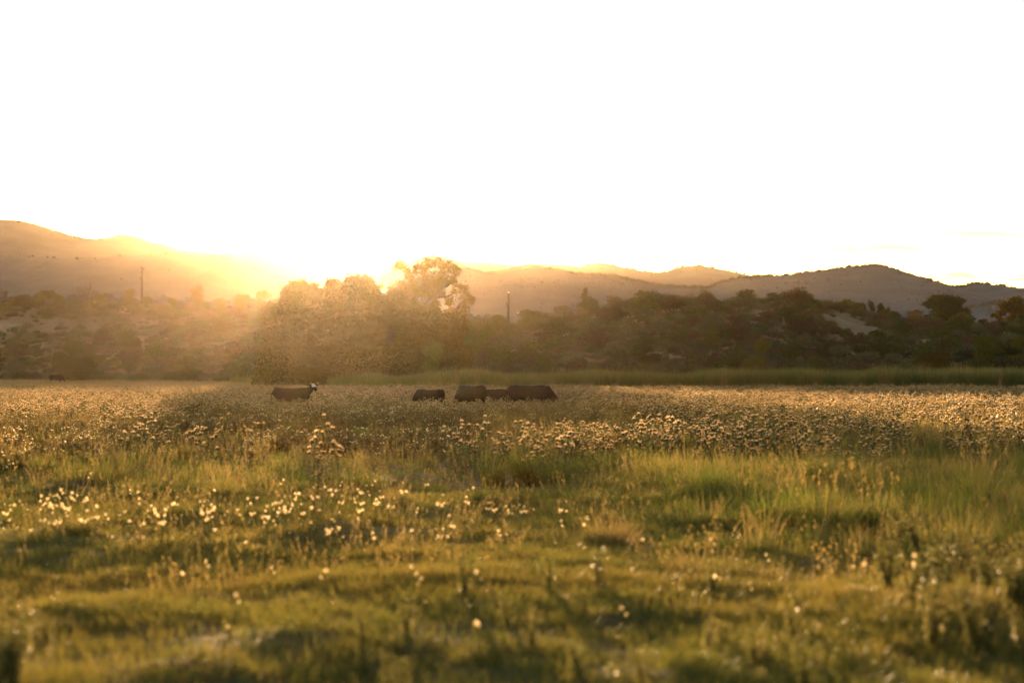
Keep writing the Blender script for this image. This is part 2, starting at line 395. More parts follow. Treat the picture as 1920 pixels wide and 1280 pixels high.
def thistle_geo(k, nst=5, rad=.16, h0=.55, h1=.95, heads=4, hr=.034, lf=1.0):
    """returns (stems+leaves MB, list of head centres)"""
    rg = np.random.default_rng(k+200); st = MB(); lv = MB(); C = []
    for i in range(nst):
        a = rg.uniform(0,6.283); b = np.array([math.cos(a)*rad*rg.uniform(0,1), math.sin(a)*rad*rg.uniform(0,1), 0]); h = rg.uniform(h0,h1)
        tip = b + np.array([rg.normal(0,.09), rg.normal(0,.09), h]); mid = (b+tip)/2 + np.array([rg.normal(0,.03), rg.normal(0,.03), 0])
        tube(st, [b, mid, tip], [.008,.006,.004], 3, 0, False); C.append(tip)
        m = int(26*lf); t = rg.uniform(.05,.85,m)[:,None]; P = b*(1-t)+tip*t + rg.normal(0,.035,(m,3)); leaves(lv, P, .12, .3, 0, .1, rg)
        for j in range(heads-1):
            t = rg.uniform(.55,.95); o = b*(1-t)+tip*t; aa = rg.uniform(0,6.283); l = rg.uniform(.07,.18)
            e = o + np.array([math.cos(aa)*l*.8, math.sin(aa)*l*.8, l*rg.uniform(.4,1.0)]); tube(st, [o, e], [.004,.003], 3, 0, False); C.append(e)
    return st, lv, np.array(C), rg
def cup(mb, c, r, mi=0):
    k = 6; t = np.arange(k)*2*np.pi/k
    V = [np.stack([c[0]+r*q*np.cos(t), c[1]+r*q*np.sin(t), np.full(k, c[2]+z*r)],1) for q,z in ((.35,-1.0),(.95,-.45),(.75,.15))]
    V = np.concatenate(V); Fq = [(i*k+j, i*k+(j+1)%k, (i+1)*k+(j+1)%k, (i+1)*k+j) for i in range(2) for j in range(k)]
    mb.add(V, Fq, mi)
def m_thistle(k, **kw):
    hr = kw.pop('hr', .034); st, lv, C, rg = thistle_geo(k, **kw)
    mb = MB(); mb.add(np.concatenate(st.v), np.concatenate(st.f), 0)
    mb.add(np.concatenate(lv.v), np.concatenate(lv.f), 0)
    for c in C: cup(mb, c, hr*.72, 2)
    burst(mb, C, hr, 14, .2, 1, .22, rg)
    return mb.mesh('thistle', [TH_LEAF, TH_HEAD, TH_CUP])
def m_reed(k):
    mb = MB(); rg = np.random.default_rng(k+300)
    blades(mb, 46, .5, .9, 2.15, .045, .13, 4, 0, rg, .3); return mb.mesh('reeds', [REED if k%3 else G_DRY])
def m_brush(k, mat, r=.8, n=900):
    mb = MB(); rg = np.random.default_rng(k+400)
    K = 14; c = rg.normal(size=(K,3)); c /= np.linalg.norm(c,axis=1)[:,None]; c[:,2] = np.abs(c[:,2]); c *= np.array([r,r,r*.75])*rg.uniform(.5,.95,K)[:,None]
    P = c[rg.integers(0,K,n)] + rg.normal(0, r*.17, (n,3)); P[:,2] = np.abs(P[:,2]); leaves(mb, P, r*.15, .45, 0, .3, rg)
    return mb.mesh('brush', [mat])
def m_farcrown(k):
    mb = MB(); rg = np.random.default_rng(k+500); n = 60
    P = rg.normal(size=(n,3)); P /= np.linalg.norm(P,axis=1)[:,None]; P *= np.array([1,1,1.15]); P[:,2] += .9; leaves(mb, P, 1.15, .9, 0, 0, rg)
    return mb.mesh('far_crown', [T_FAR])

def band(y,a,b,w): return sm((y-a)/w)*sm((b-y)/w)
# patchiness shared by the grasses
def patch(x,y,sx=.35,sy=.22,seed=40): return fbm(x*sx, y*sy, seed, 3)

pts,_ = field(30000, 7, 34, -60, 1980, lambda x,y,p: np.clip((patch(x,y)-.30)*4,.4,1)*(1-.62*sm((y-21.5)/1.5)*sm((31-y)/2)*sm((1180-p)/150.))*(1-.6*sm((19.5-y)/1.2)*sm((1500-p)/300.)*sm((patch(x,y,.45,.9,49)-.46)*14)), 1.6)
scatter('short_grass', pts, [m_short(i) for i in range(6)], rng.uniform(.7,1.3,len(pts)), 'short olive pasture grass in the blurred foreground')
pts,pp = field(30000, 26, 80, -60, 1980, lambda x,y,p: np.clip((patch(x,y)-.34)*5,.2,1))
scatter('tufted_grass', pts, [m_sod(i, G_SHORT if i%2 else G_GREEN) for i in range(6)], rng.uniform(.6,1.5,len(pts))*(1-.42*sm((1120-pp)/120.)*sm((52-pts[:,1])/8.)), 'low tufted grass across the middle of the meadow')
def dgreen(x,y,p):
    right = sm((p-1040)/260.); near = sm((y-(19+16*sm((1500-p)/400.)))/5.)
    return np.clip(right*near*(.25+1.1*(patch(x,y,.5,.3,44)>.46)) + .18*(patch(x,y,.3,.25,45)>.6)*(y>33), 0, 1)*sm((84-y)/15.)
pts,pp_ = field(16000, 18, 84, -60, 1990, dgreen)
scatter('tall_green_grass', pts, [m_tall(i) for i in range(4)] + [m_tall(9+i, G_DRY, 40) for i in range(2)], rng.uniform(.55,1.05,len(pts)), 'tall green grass filling the right side of the meadow')
def dstalk(x,y,p): return np.clip((.10 + .9*sm((p-820)/200.)*(patch(x,y,.4,.3,47)>.48) + .35*(patch(x,y,.25,.2,48)>.55))*sm((y-28)/12.),0,1)
pts,_ = field(5200, 30, 95, -60, 1990, dstalk)
scatter('seeding_grass', pts, [m_stalk(i) for i in range(6)], rng.uniform(.6,1.1,len(pts)), 'dry seeding grass stalks standing among the weeds')
def dth(x,y,p):
    left = sm((360-p)/60.)*sm((y-62)/5.)
    mid = sm((p-330)/80.)*sm((y-76)/10.)*sm((1250-p)/60.)
    right = sm((p-1180)/80.)*sm((y-(66+8*(patch(x,y,.1,.1,52)>.5)))/6.)
    front = .55*(sm((p-830)/40.)*sm((y-37)/3.)*sm((52-y)/4.)*sm((1180-p)/60.) + sm((p-1180)/40.)*sm((y-40)/3.))*(patch(x,y,.5,.35,53)>.5)
    return np.clip(front+(left+mid+right)*(.28+1.1*(patch(x,y,.16,.12,50)>.46)),0,1)*sm((200-y)/25.)
pts,pp = field(16500, 38, 178, -90, 2010, dth)
s = rng.uniform(.68,1.08,len(pts))*(.85+.3*patch(pts[:,0],pts[:,1],.08,.06,55)); s = s*(1-.13*sm((pp-440)/60.)*sm((1120-pp)/60.)*sm((100-pts[:,1])/6.)); 
scatter('thistle_field', pts, [m_thistle(i, lf=1.0) for i in range(6)], s, 'dense field of seeding thistles round the cattle')
def dpale(x,y,p): return np.clip(.35+patch(x,y,.1,.06,57),0,1)*sm((np.interp(p,BP,BD)-y+4)/8.)
def m_dryweed(k):
    st, lv, C, rg = thistle_geo(k+60, nst=7, rad=.28, h0=.25, h1=.62, heads=4, lf=1.1); mb = MB()
    mb.add(np.concatenate(st.v), np.concatenate(st.f), 0); mb.add(np.concatenate(lv.v), np.concatenate(lv.f), 0); burst(mb, C[:int(len(C)*.6)], .019, 9, .1, 1, .3, rg)
    return mb.mesh('dry_weeds', [DRYWEED, FLUFF if k%2 else G_DRY])
DRYWEED = leafmat('dry_weed_leaf', [(.13,.098,.046),(.095,.078,.034),(.070,.068,.026)], .45, .07)
def ddw(x,y,p): return np.clip(.15+1.3*(patch(x,y,.2,.14,58)>.44),0,1)*sm((y-38)/10.)*sm((96-y)/14.)*(1-.45*sm((p-1150)/150.))
pts,_ = field(9000, 36, 98, -90, 2010, ddw)
scatter('dry_weeds', pts, [m_dryweed(i) for i in range(5)], rng.uniform(.6,1.15,len(pts)), 'brown dry weeds filling the middle of the meadow')
pts,_ = field(24000, 95, 300, -90, 2010, dpale)
scatter('pale_grass', pts, [m_tall(20+i, G_PALE, 46, .5, .3, .62, .022, .3) for i in range(4)], rng.uniform(.7,1.2,len(pts)), 'pale dry grass along the far edge of the meadow')
pts,_ = field(700, 18, 38, -60, 1980, lambda x,y,p: (.25+(patch(x,y,.6,.5,59)>.5)))
scatter('straw', pts, [m_stalk(30+i, 9, .22, .12, .36) for i in range(4)], rng.uniform(.6,1.2,len(pts)), 'dry straw stalks sticking out of the short grass', tilt=.3)
# reeds in front of the scrub hill
n=9600; p = rng.uniform(430, 2160, n); front = np.interp(p,[430,560,640,760,900,1000,2050],[262,250,226,204,192,187,187]); d = front + rng.uniform(0,1,n)**1.3*np.interp(p,[430,700,2050],[10,14,12])
k = rng.uniform(0,1,n) < np.interp(p,[430,520,640,760],[.2,.4,.7,1.]); p,d = p[k],d[k]; x = X(p,d)
s = np.interp(p,[430,600,760,950],[.5,.7,.9,1.02])*np.where(rng.uniform(0,1,len(p))<.05,1.22,1.)*rng.uniform(.72,1.10,len(p))*(.85+.28*vnoise(x*.25,d*0,61))
scatter('reeds', np.stack([x,d,H(x,d)],1), [m_reed(i) for i in range(6)], s, 'band of green reeds at the foot of the scrub hill', tilt=.04)
# low brush over the hills
def hill_pts(n, p0=-260, p1=2180, t0=-.02, t1=1.12, seed=0):
    p = rng.uniform(p0,p1,n); t = rng.uniform(t0,t1,n); db = np.interp(p,BP,BD); dc = np.interp(p,CP,CD); d = db + t*(dc-db); x = X(p,d); return x,d,p,t
def bare(x,d,p,t):
    """1 where the slope is bare soil in the photograph"""
    py = HZ - (H(x,d)-CAMH)/d*F
    a = np.exp(-((p-1600)/52)**2 - ((py-(612+(p-1600)*.35))/15.)**2)*1.6 + np.exp(-((p-1410)/25)**2-((py-585)/8.)**2)
    b = np.exp(-((p-170)/190)**2 - ((py-612)/16.)**2)*1.1*(fbm(x*.2,d*.12,71)+.25)
    return np.clip(a+b,0,1)
x,d,p,t = hill_pts(17500); k = rng.uniform(0,1,len(x)) > bare(x,d,p,t)*1.05; x,d,p,t = x[k],d[k],p[k],t[k]
k = rng.uniform(0,1,len(x)) < np.where(p<520, .75, 1); x,d = x[k],d[k]
scatter('low_brush', np.stack([x,d,H(x,d)-.05],1), [m_brush(i, [S_SAGE,S_BROWN,S_OLIVE][i%3]) for i in range(9)], np.minimum(rng.lognormal(-.30,.42,len(x)),1.7), 'low mixed brush covering the two scrub hills', tilt=.1)
# woodland on the far valley floor and the mountain sides
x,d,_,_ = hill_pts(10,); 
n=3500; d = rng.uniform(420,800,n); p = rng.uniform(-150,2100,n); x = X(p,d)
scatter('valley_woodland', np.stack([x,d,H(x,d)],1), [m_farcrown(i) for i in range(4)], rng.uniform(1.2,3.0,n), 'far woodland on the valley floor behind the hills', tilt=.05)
P=[]
for (a,b,c),cnt,sz,Dd in ((rl,700,1,1550),(rs,500,1,1250),(rm,5000,1,1300),(rr,5500,1,1200),(rq,1300,1,820),(rf,1500,1,2500)):
    cr = (a.shape[1]); i = rng.integers(2, 62, cnt*2); j = rng.integers(2, cr-2, cnt*2)
    near1 = rng.uniform(0,1,cnt*2) < .4; i = np.where(near1, rng.integers(57,61,cnt*2), i)
    fr = rng.uniform(0,1,(cnt*2,1)); i2 = np.clip(i+1,0,a.shape[0]-1)
    q1 = np.stack([a[i,j],b[i,j],c[i,j]],1); q2 = np.stack([a[i2,j+1],b[i2,j+1],c[i2,j+1]],1); q = q1*(1-fr)+q2*fr
    k = (fbm(q[:,0]/45,q[:,1]/45,81,3) + .3*near1 > .47)[:]; q = q[k][:int(cnt*1.5)]; nr = near1[k][:int(cnt*1.5)]
    P.append(np.concatenate([q, (np.where(nr,1.0,.55)*(1.0 if Dd<2000 else 1.6))[:,None]],1))
P = np.concatenate(P)
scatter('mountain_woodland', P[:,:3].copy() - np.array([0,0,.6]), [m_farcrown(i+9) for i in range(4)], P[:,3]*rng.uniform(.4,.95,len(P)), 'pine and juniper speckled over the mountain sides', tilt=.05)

# ------------------------------------------------------------------ trees
def crown_mesh(clumps, n_per, leaf, mat, k=0, up=.1, pullf=.7):
    mb = MB(); rg = np.random.default_rng(k+600)
    for (cx,cy,cz,rx,ry,rz,dens) in clumps:
        m = int(n_per*dens); v = rg.normal(size=(m,3)); v /= np.linalg.norm(v,axis=1)[:,None]
        v *= (rg.uniform(0,1,m)**.45)[:,None]
        K = max(6,int(10*dens)); sub = rg.normal(size=(K,3)); sub /= np.linalg.norm(sub,axis=1)[:,None]; sub *= .8
        pull = sub[rg.integers(0,K,m)] + rg.normal(0,.17,(m,3)); v = np.where((rg.uniform(0,1,m)<pullf)[:,None], pull, v)
        leaves(mb, v*np.array([rx,ry,rz]) + np.array([cx,cy,cz]), leaf, .6, 0, up, rg)
    return mb.mesh('crown', [mat])
def dome_clumps(w, h, z0, rg, n=16, depth=None, low=False):
    depth = depth or w
    out = []
    for i in range(n):
        a = rg.uniform(0,6.283); q = math.sqrt(rg.uniform(0,1)); zz = rg.uniform(0,1)
        wr = math.sqrt(max(0,1-(zz*.9)**2.2))
        r = rg.uniform(.2,.32)
        if low and i%4==3: zz*=.25
        out.append((math.cos(a)*q*w*.5*wr*.85, math.sin(a)*q*depth*.5*wr*.85, z0+ (h-z0)*(zz*.8+.1), w*r*.8, depth*r*.8, (h-z0)*r*.62, 1.))
    return out
def limbs(mb, base, tips, r0, rg, sides=6):
    for t in tips:
        b = Vector(base); e = Vector(t); m = b.lerp(e,.45) + Vector((rg.normal(0,.12),rg.normal(0,.12),.12))*(e-b).length*.5
        tube(mb, [b, b.lerp(m,.5), m, m.lerp(e,.55), e], [r0, r0*.75, r0*.55, r0*.35, r0*.12], sides)
def tree(name, px, d, w, h, mat, label, cat, seed, leaf=.22, n=1400, nc=16, z0f=.05, depth=None, group=None, trunk_r=.22, clumps=None, up=.1, sink=0., bark=None):
    rg = np.random.default_rng(seed); x = X(px,d); r = empty(name, (x,d,float(H(x,d))-sink))
    tag(r, label, cat, group)
    cl = clumps or dome_clumps(w, h, h*z0f, rg, nc, depth, name in ('cottonwood_tree','juniper_tree'))
    mb = MB(); tube(mb, [(0,0,-.3),(0.05,0,h*.25),(rg.normal(0,.1),0,h*.55)], [trunk_r*1.25, trunk_r, trunk_r*.6], 8)
    limbs(mb, (0.05,0,h*.25), [(c[0]*.9,c[1]*.9,c[2]) for c in cl], trunk_r*.45, rg, 5)
    link('trunk', mb.mesh('trunk', [bark or BARK], True), r)
    link('crown', crown_mesh(cl, n, leaf, mat, seed, up, .4 if name=='cottonwood_tree' else .7), r)
    return r
DT = 236.
def hh(py, d, px=None, z=0): return Z(py,d) - float(H(X(px,d),d))
G1='cottonwoods massed in front of the low sun'
for i,(px,w,top,dd,lab) in enumerate([
    (556,8.6,524,237,'rounded leafy tree at the left end of the mass in front of the sun'),
    (612,8.2,520,234,'leafy tree directly under the brightest glare of the sun'),
    (664,7.6,512,238,'leafy tree with a feathery raised tip right of the sun glare'),
    (722,8.0,532,233,'dense rounded tree in the middle of the mass, left of the tall open tree'),
    (788,7.6,578,231,'low dense tree under the tall open cottonwood'),
    (848,5.6,590,229,'rounded tree at the right end of the mass above the cattle')]):
    tree('cottonwood_tree', px, dd, w, hh(top,dd,px), T_LEAF, lab, 'tree', 70+i, .31, 3300, 30, .0, 7, G1, .2)
tip = tree('willow_tree', 690, 240, 3.0, hh(499,240,690), T_LEAF, 'thin feathery tree top rising behind the mass right of the sun glare', 'tree', 79, .2, 200, 9, .62, 3, None, .15, clumps=[(a,0,b,.8*c,.8,.6*c,1) for a,b,c in ((-1.6,9.6,1.1),(-.8,10.6,1),(0,11.6,.9),(.3,12.6,.7),(-.4,13.1,.5),(1.0,11.2,.9),(1.9,10.2,1.),(2.6,9.4,1.),(1.6,12.0,.5))])
# the tall open cottonwood: clump list measured in the photograph (px,py,rx,ry px)
cl=[]; d0=243.; bx=778; x0=X(bx,d0); z0=float(H(x0,d0))
for (px,py,rx,ry,dn) in [(752,500,13,9,.5),(768,513,13,10,.6),(790,504,14,12,.7),(812,492,17,10,.8),(836,498,14,10,.7),(852,506,12,9,.6),(800,524,16,10,.7),(776,534,11,9,.5),(822,518,15,9,.7),(846,523,11,9,.55),(770,556,12,11,.6),(788,548,12,9,.55),(806,556,14,10,.6),(826,548,9,7,.4),(862,544,15,11,.7),(846,562,11,10,.5),(874,560,13,12,.7),(868,582,13,11,.6),(846,590,11,9,.5),(830,604,12,10,.6),(812,585,13,10,.6),(790,580,13,12,.6),(858,608,12,12,.5),(812,536,13,9,.7),(832,530,12,8,.6),(796,542,11,8,.6),(818,572,10,9,.5)]:
    s=d0/F; cl.append((X(px,d0)-x0, rng.normal(0,1.0), Z(py,d0)-z0, rx*s*1.12, rx*s*1.2, ry*s*1.15, dn*1.5))
rg=np.random.default_rng(5); r=empty('cottonwood_tree',(x0,d0,z0)); tag(r,'tall open cottonwood with bare limbs showing, leaning right above the mass','tree',G1)
mb=MB(); q=lambda px,py,y=0:(X(px,d0)-x0,y,Z(py,d0)-z0)
tube(mb,[q(778,735),q(774,660),q(768,600),q(766,575)],[.42,.34,.28,.22],8)
for path in ([(768,600),(790,575),(812,555),(835,537),(850,520)],[(768,585),(778,560),(772,535),(758,512)],[(812,555),(818,530),(815,505)],[(790,575),(800,550),(795,525),(790,508)],[(812,557),(838,556),(862,545)],[(770,605),(810,600),(845,590),(868,570)],[(768,590),(785,585),(800,580)],[(835,537),(848,528),(858,512)],[(845,590),(858,600),(862,612)],[(850,592),(862,570),(876,560)]):
    tube(mb,[q(a,b,rng.normal(0,.25)) for a,b in path],list(np.linspace(.17,.04,len(path))),6)
link('trunk',mb.mesh('trunk',[BARK],True),r); link('crown',crown_mesh(cl,620,.24,T_LEAF,9),r)
# outlying trees and large shrubs
tree('willow_bush', 905, 226, 4.6, hh(594,226,905), S_OLIVE, 'sloping olive bush just left of the utility pole in the gap', 'shrub', 90, .2, 900, 14, .02, 4, None,.12)
tree('willow_bush', 512, 252, 3.2, hh(590,252,512), S_LIME, 'yellow green bush lit at the left edge of the tree mass', 'shrub', 91, .2, 700, 10, .02, 3, None,.1)
tree('willow_bush', 815, 219, 3.0, hh(640,219,815), S_LIME, 'small yellow green bush at the foot of the tree mass', 'shrub', 92, .2, 600, 10, .02, 3, None,.1)
d=292; tree('juniper_tree', 1768, d, 8.6, hh(550,d,1768), T_JUN, 'big round dark juniper on the right hill crest', 'tree', 93, .28, 2200, 32, .0, 7, None,.3, sink=.4)
d=296; px=1098
cl=[(0+rng.normal(0,.15),rng.normal(0,.15),z,(1.75-z*.27)*.62,(1.75-z*.27)*.62,.55,.8) for z in np.linspace(.5,4.5,9)]+[(.5,0,z,.5,.5,.4,.4) for z in (2.2,3.2)]
tree('pine_tree', px, d, 2, hh(541,d,px), T_JUN, 'small pointed pine standing alone on the right hill crest', 'tree', 94, .2, 420, 5, .0, 3, None,.12,clumps=[(a,b,c/4.7*hh(543,d,px),e,f,g,h) for a,b,c,e,f,g,h in cl])
for i,(px,top,w,lab) in enumerate([(1592,562,2.2,'leftmost small tree of the row behind the bare bank'),(1612,565,2.4,'small tree second from left behind the bare bank'),(1632,562,2.0,'slim dark tree in the middle of the row behind the bare bank'),(1652,568,2.6,'broad low tree in the row behind the bare bank'),(1668,572,1.9,'small tree at the right end of the row behind the bare bank')]):
    d=312; tree('juniper_tree', px, d, w, hh(top,d,px), T_JUN if i%2 else S_OLIVE, lab, 'tree', 100+i, .2, 420, 10, .05, 2, 'small trees behind the bare bank', .1)
d=300
tree('oak_tree', 1901, d, 3.9, hh(556,d,1901), T_LEAF, 'leafy green tree beside the bare snags at the right edge', 'tree', 110, .22, 900, 14, .15, 3, None,.15)
tree('oak_tree', 1926, d+4, 3.0, hh(560,d,1926), S_LIME, 'bright green tree cut off by the right edge', 'tree', 111, .22, 700, 12, .1, 3, None,.15)
tree('oak_shrub', 1874, d-3, 3.0, hh(578,d,1874)*.8, T_LEAF, 'low leafy shrub under the bare snags at the right edge', 'shrub', 112, .2, 400, 8, .1, 2, None,.1)
d=272; tree('juniper_bush', 136, 276, 5.6, hh(645,276,136), S_OLIVE, 'large dark round bush at the foot of the left hill', 'shrub', 113, .24, 1500, 18, .0, 5, None,.15)
tree('willow_bush', 1424, 212, 3.6, hh(638,212,1424), S_LIME, 'yellow green bush at the foot of the right hill below the bare bank', 'shrub', 114, .2, 900, 12, .0, 3, None,.1)
tree('willow_bush', 1852, 222, 4.6, hh(628,222,1852), S_LIME, 'bright green bush near the right edge below the snags', 'shrub', 115, .2, 900, 12, .0, 3, None,.1)
tree('willow_bush', 1915, 220, 4.0, hh(632,220,1915), S_LIME, 'green bush cut by the right edge, low on the hill', 'shrub', 116, .2, 900, 12, .0, 3, None,.1)
tree('willow_bush', 1745, 211, 5.2, hh(655,211,1745), T_LEAF, 'wide dull green bush behind the reeds below the round juniper', 'shrub', 117, .2, 1000, 14, .0, 3, None,.1)
for i,(px,top,w,lab,mt,fr) in enumerate([
    (28,556,6.5,'low spreading bush on the crest at the far left',S_OLIVE,.5),
    (88,543,4.6,'open branching shrub on the left hill crest left of the snag',S_OLIVE,.5),
    (188,549,4.2,'shrub on the left crest between the snag and the pole',S_OLIVE,.5),
    (238,541,4.6,'taller twiggy shrub just left of the utility pole',S_OLIVE,.4),
    (276,556,3.0,'small shrub at the foot of the utility pole',S_OLIVE,.5),
    (322,560,2.6,'little bush on the crest right of the utility pole',S_OLIVE,.5),
    (368,536,3.6,'small windswept tree with a pointed top on the left crest',T_LEAF,.3),
    (412,560,3.6,'sunlit low bush right of the windswept tree',S_LIME,.5),
    (452,552,4.4,'glowing bush on the crest left of the tree mass',T_LEAF,.5),
    (492,545,4.2,'glowing bush touching the left side of the tree mass',T_LEAF,.5)]):
    d=386; tree('oak_tree' if 'tree' in lab.split('left crest')[0] and 'windswept' in lab and 'small windswept' in lab else 'oak_shrub', px, d, w, max(hh(top,d,px),1.5), mt, lab, 'tree' if lab.startswith('small windswept') else 'shrub', 120+i, .24, 260 if fr<.5 else 420, 12, .1, 3, None, .1)
def snag(px, d, base, segs, label):
    x0=X(px,d); z0=float(H(x0,d)); mb=MB()
    for path in segs:
        tube(mb,[(X(a,d)-x0, 0.3*math.sin(a), Z(b,d)-z0) for a,b in path], list(np.linspace(base,base*.3,len(path))),5)
    lowest=min(Z(b,d)-z0 for pth in segs for a,b in pth)
    tube(mb,[(0,0,-.4),(X(segs[0][0][0],d)-x0,0.3*math.sin(segs[0][0][0]),Z(segs[0][0][1],d)-z0)],[base*1.2,base],6)
    o=link('dead_tree',mb.mesh('dead_tree',[DEADWD],True),None,(x0,d,z0)); tag(o,label,'dead tree')
snag(168,384,.07,[[(168,560),(170,550),(174,540),(172,528)],[(168,556),(160,545),(156,533),(154,526)],[(170,550),(166,536),(163,527)],[(174,540),(176,534)]],'forked dead snag standing up from the left crest')
snag(1868,302,.06,[[(1869,600),(1868,578),(1866,560)],[(1868,578),(1869,566)],[(1869,585),(1868,572)]],'thin straight dead snag left of the right edge tree')
snag(1857,302,.05,[[(1857,595),(1857,575),(1859,568)],[(1860,580),(1866,588)],[(1857,580),(1860,574)]],'short crooked dead stem furthest left near the right edge')
snag(1884,301,.06,[[(1884,596),(1884,575),(1884,562),(1881,552)],[(1884,572),(1876,562),(1873,554)],[(1884,560),(1882,550)]],'tall dead snag against the leafy tree at right')

# ------------------------------------------------------------------ scrub shrubs on the hills, each one a thing
def shrub_proto(k, name, mat, r, hgt, n, leaf):
    rg=np.random.default_rng(700+k); root=empty(name)
    cl=dome_clumps(2*r, hgt, 0, rg, 11)
    mb=MB(); limbs(mb,(0,0,-.15),[(c[0],c[1],c[2]*.9) for c in cl[:8]],.05,rg,4)
    link('stem',mb.mesh('stem',[BARK]),root); link('foliage',crown_mesh(cl,n,leaf,mat,800+k,.3),root)
    return Stock(root)
kinds={'sagebrush':[shrub_proto(i,'sagebrush',S_SAGE,1.1,1.5,150,.19) for i in range(3)],
       'brown_shrub':[shrub_proto(10+i,'brown_shrub',S_BROWN,1.2,1.6,150,.19) for i in range(3)],
       'olive_shrub':[shrub_proto(20+i,'olive_shrub',S_OLIVE,1.2,1.8,160,.20) for i in range(3)]}
wd={'sagebrush':'grey green domed sagebrush','brown_shrub':'brownish twiggy shrub','olive_shrub':'dark olive rounded shrub'}
placed=[]
tries=0
while len(placed)<285 and tries<9000:
    tries+=1
    p=rng.uniform(-30,1950); t=rng.uniform(.0,1.02)**.9; db=np.interp(p,BP,BD); dc=np.interp(p,CP,CD); d=db+t*(dc-db); x=X(p,d)
    if 500<p<880: continue
    if bare(np.array([x]),np.array([d]),np.array([p]),np.array([t]))[0]>.12: continue
    if any(abs(x-a)**2+(abs(d-b)*.5)**2<3.0**2*.55 for a,b in placed): continue
    placed.append((x,d))
    kn=['sagebrush','brown_shrub','olive_shrub'][rng.choice(3,p=[.38,.32,.30])]
    o=kinds[kn][rng.integers(0,3)].get(); o.location=(x,d,float(H(x,d))-.1); s=rng.uniform(.95,1.8)*(1 if t<.8 else .62); o.rotation_euler=(0,0,rng.uniform(0,6.28)); o.scale=(s*1.1,s*1.1,s*rng.uniform(.8,1.1))
    side='left' if p<700 else 'right'; tier='lower slope' if t<.34 else ('middle slope' if t<.72 else 'crest')
    tag(o, f'{wd[kn]} on the {tier} of the {side} scrub hill','shrub',f'{wd[kn]}s on the {side} hill {tier}')

# ------------------------------------------------------------------ utility poles, post, bird
def pole(px, d, top, label, cap, bird=False):
    x=X(px,d); z0=float(H(x,d)); h=Z(top,d)-z0; r=empty('utility_pole',(x,d,z0)); tag(r,label,'pole')
    mb=MB(); tube(mb,[(0,0,-.5),(0,0,h*.5),(.05,0,h)],[.24,.20,.16],10); link('shaft',mb.mesh('shaft',[POLE],True),r)
    mb=MB(); tube(mb,[(-.2,-.12,h-1.9),(-.2,-.12,h-1.05)],[.17,.17],10); tube(mb,[(-.2,-.12,h-1.05),(-.2,-.12,h-.95)],[.12,.05],8); link('transformer',mb.mesh('transformer',[METAL],True),r)
    mb=MB(); tube(mb,[(.05,0,h),(.05,0,h+.12)],[.04,.04],6); link('top_pin',mb.mesh('top_pin',[METAL]),r)
    if cap:
        mb=MB(); tube(mb,[(.05,0,h+.1),(.05,0,h+.18),(.05,0,h+.26),(.05,0,h+.32)],[.10,.15,.12,.06],10); link('insulator',mb.mesh('insulator',[PORCE],True),r)
    return x,d,z0+h
bx,by,bz=pole(266,396,505,'tall wooden utility pole with a bird on top on the left skyline',False)
pole(953,318,550,'thin utility pole with a pale insulator in the gap between the hills',True)
r=empty('perched_bird',(bx+.05,by,bz+.12)); tag(r,'dark bird of prey perched on top of the left utility pole','bird')
mb=MB(); tube(mb,[(-.42,0,.30),(-.36,0,.33),(-.26,0,.30),(-.1,0,.22),(.1,0,.12),(.28,0,.02),(.5,0,-.1),(.62,0,-.16)],[.02,.07,.10,.15,.16,.11,.05,.03],10)
tube(mb,[(-.02,.04,.12),(-.02,.04,0)],[.03,.02],5); tube(mb,[(-.02,-.04,.12),(-.02,-.04,0)],[.03,.02],5)
link('body',mb.mesh('body',[FEATH],True),r)
for s in (-1,1):
    mb=MB(); tube(mb,[(-.12,.13*s,.24),(.1,.16*s,.14),(.34,.1*s,0),(.48,.04*s,-.08)],[(.03,.09),(.03,.12),(.02,.08),(.01,.02)],8); link('wing',mb.mesh('wing',[FEATH],True),r)
x=X(1875,183); z0=float(H(x,183)); mb=MB(); tube(mb,[(0,0,-.3),(.02,0,.7),(0.0,.02,1.55),(0,.02,1.62)],[.085,.08,.072,.04],8)
o=link('fence_post',mb.mesh('fence_post',[POST],True),None,(x,183,z0)); tag(o,'lone weathered wooden post before the reeds at the right','post')
# sunlit insects in the air
ins=None
for (px,py,d,lab) in [(178,567,38,'pale flying insect glowing over the left crest'),(971,587,42,'pale flying insect glowing in the gap right of the pole'),(1636,683,40,'tiny pale insect flying in front of the right hill')]:
    if ins is None:
        ins=empty('flying_insect'); mb=MB(); tube(mb,[(-.012,0,0),(0,0,.002),(.014,0,0)],[.002,.004,.002],6); link('body',mb.mesh('body',[FEATH],True),ins)
        for s in (-1,1):
            mb=MB(); mb.add([(-.004,.003*s,.003),(.014,.012*s,.016),(.004,.022*s,.02),(-.012,.016*s,.014)],[(0,1,2,3)]); mb.add([(-.004,.003*s,.002),(-.006,.014*s,.010),(-.014,.016*s,.008),(-.014,.006*s,.004)],[(0,1,2,3)])
            link('wing',mb.mesh('wing',[WING]),ins)
        st=Stock(ins)
    o=st.get(); o.location=(X(px,d),d,Z(py,d)); o.scale=(1.1,)*3; o.rotation_euler=(0,.2,rng.uniform(0,6)); tag(o,lab,'insect','insects lit by the low sun')

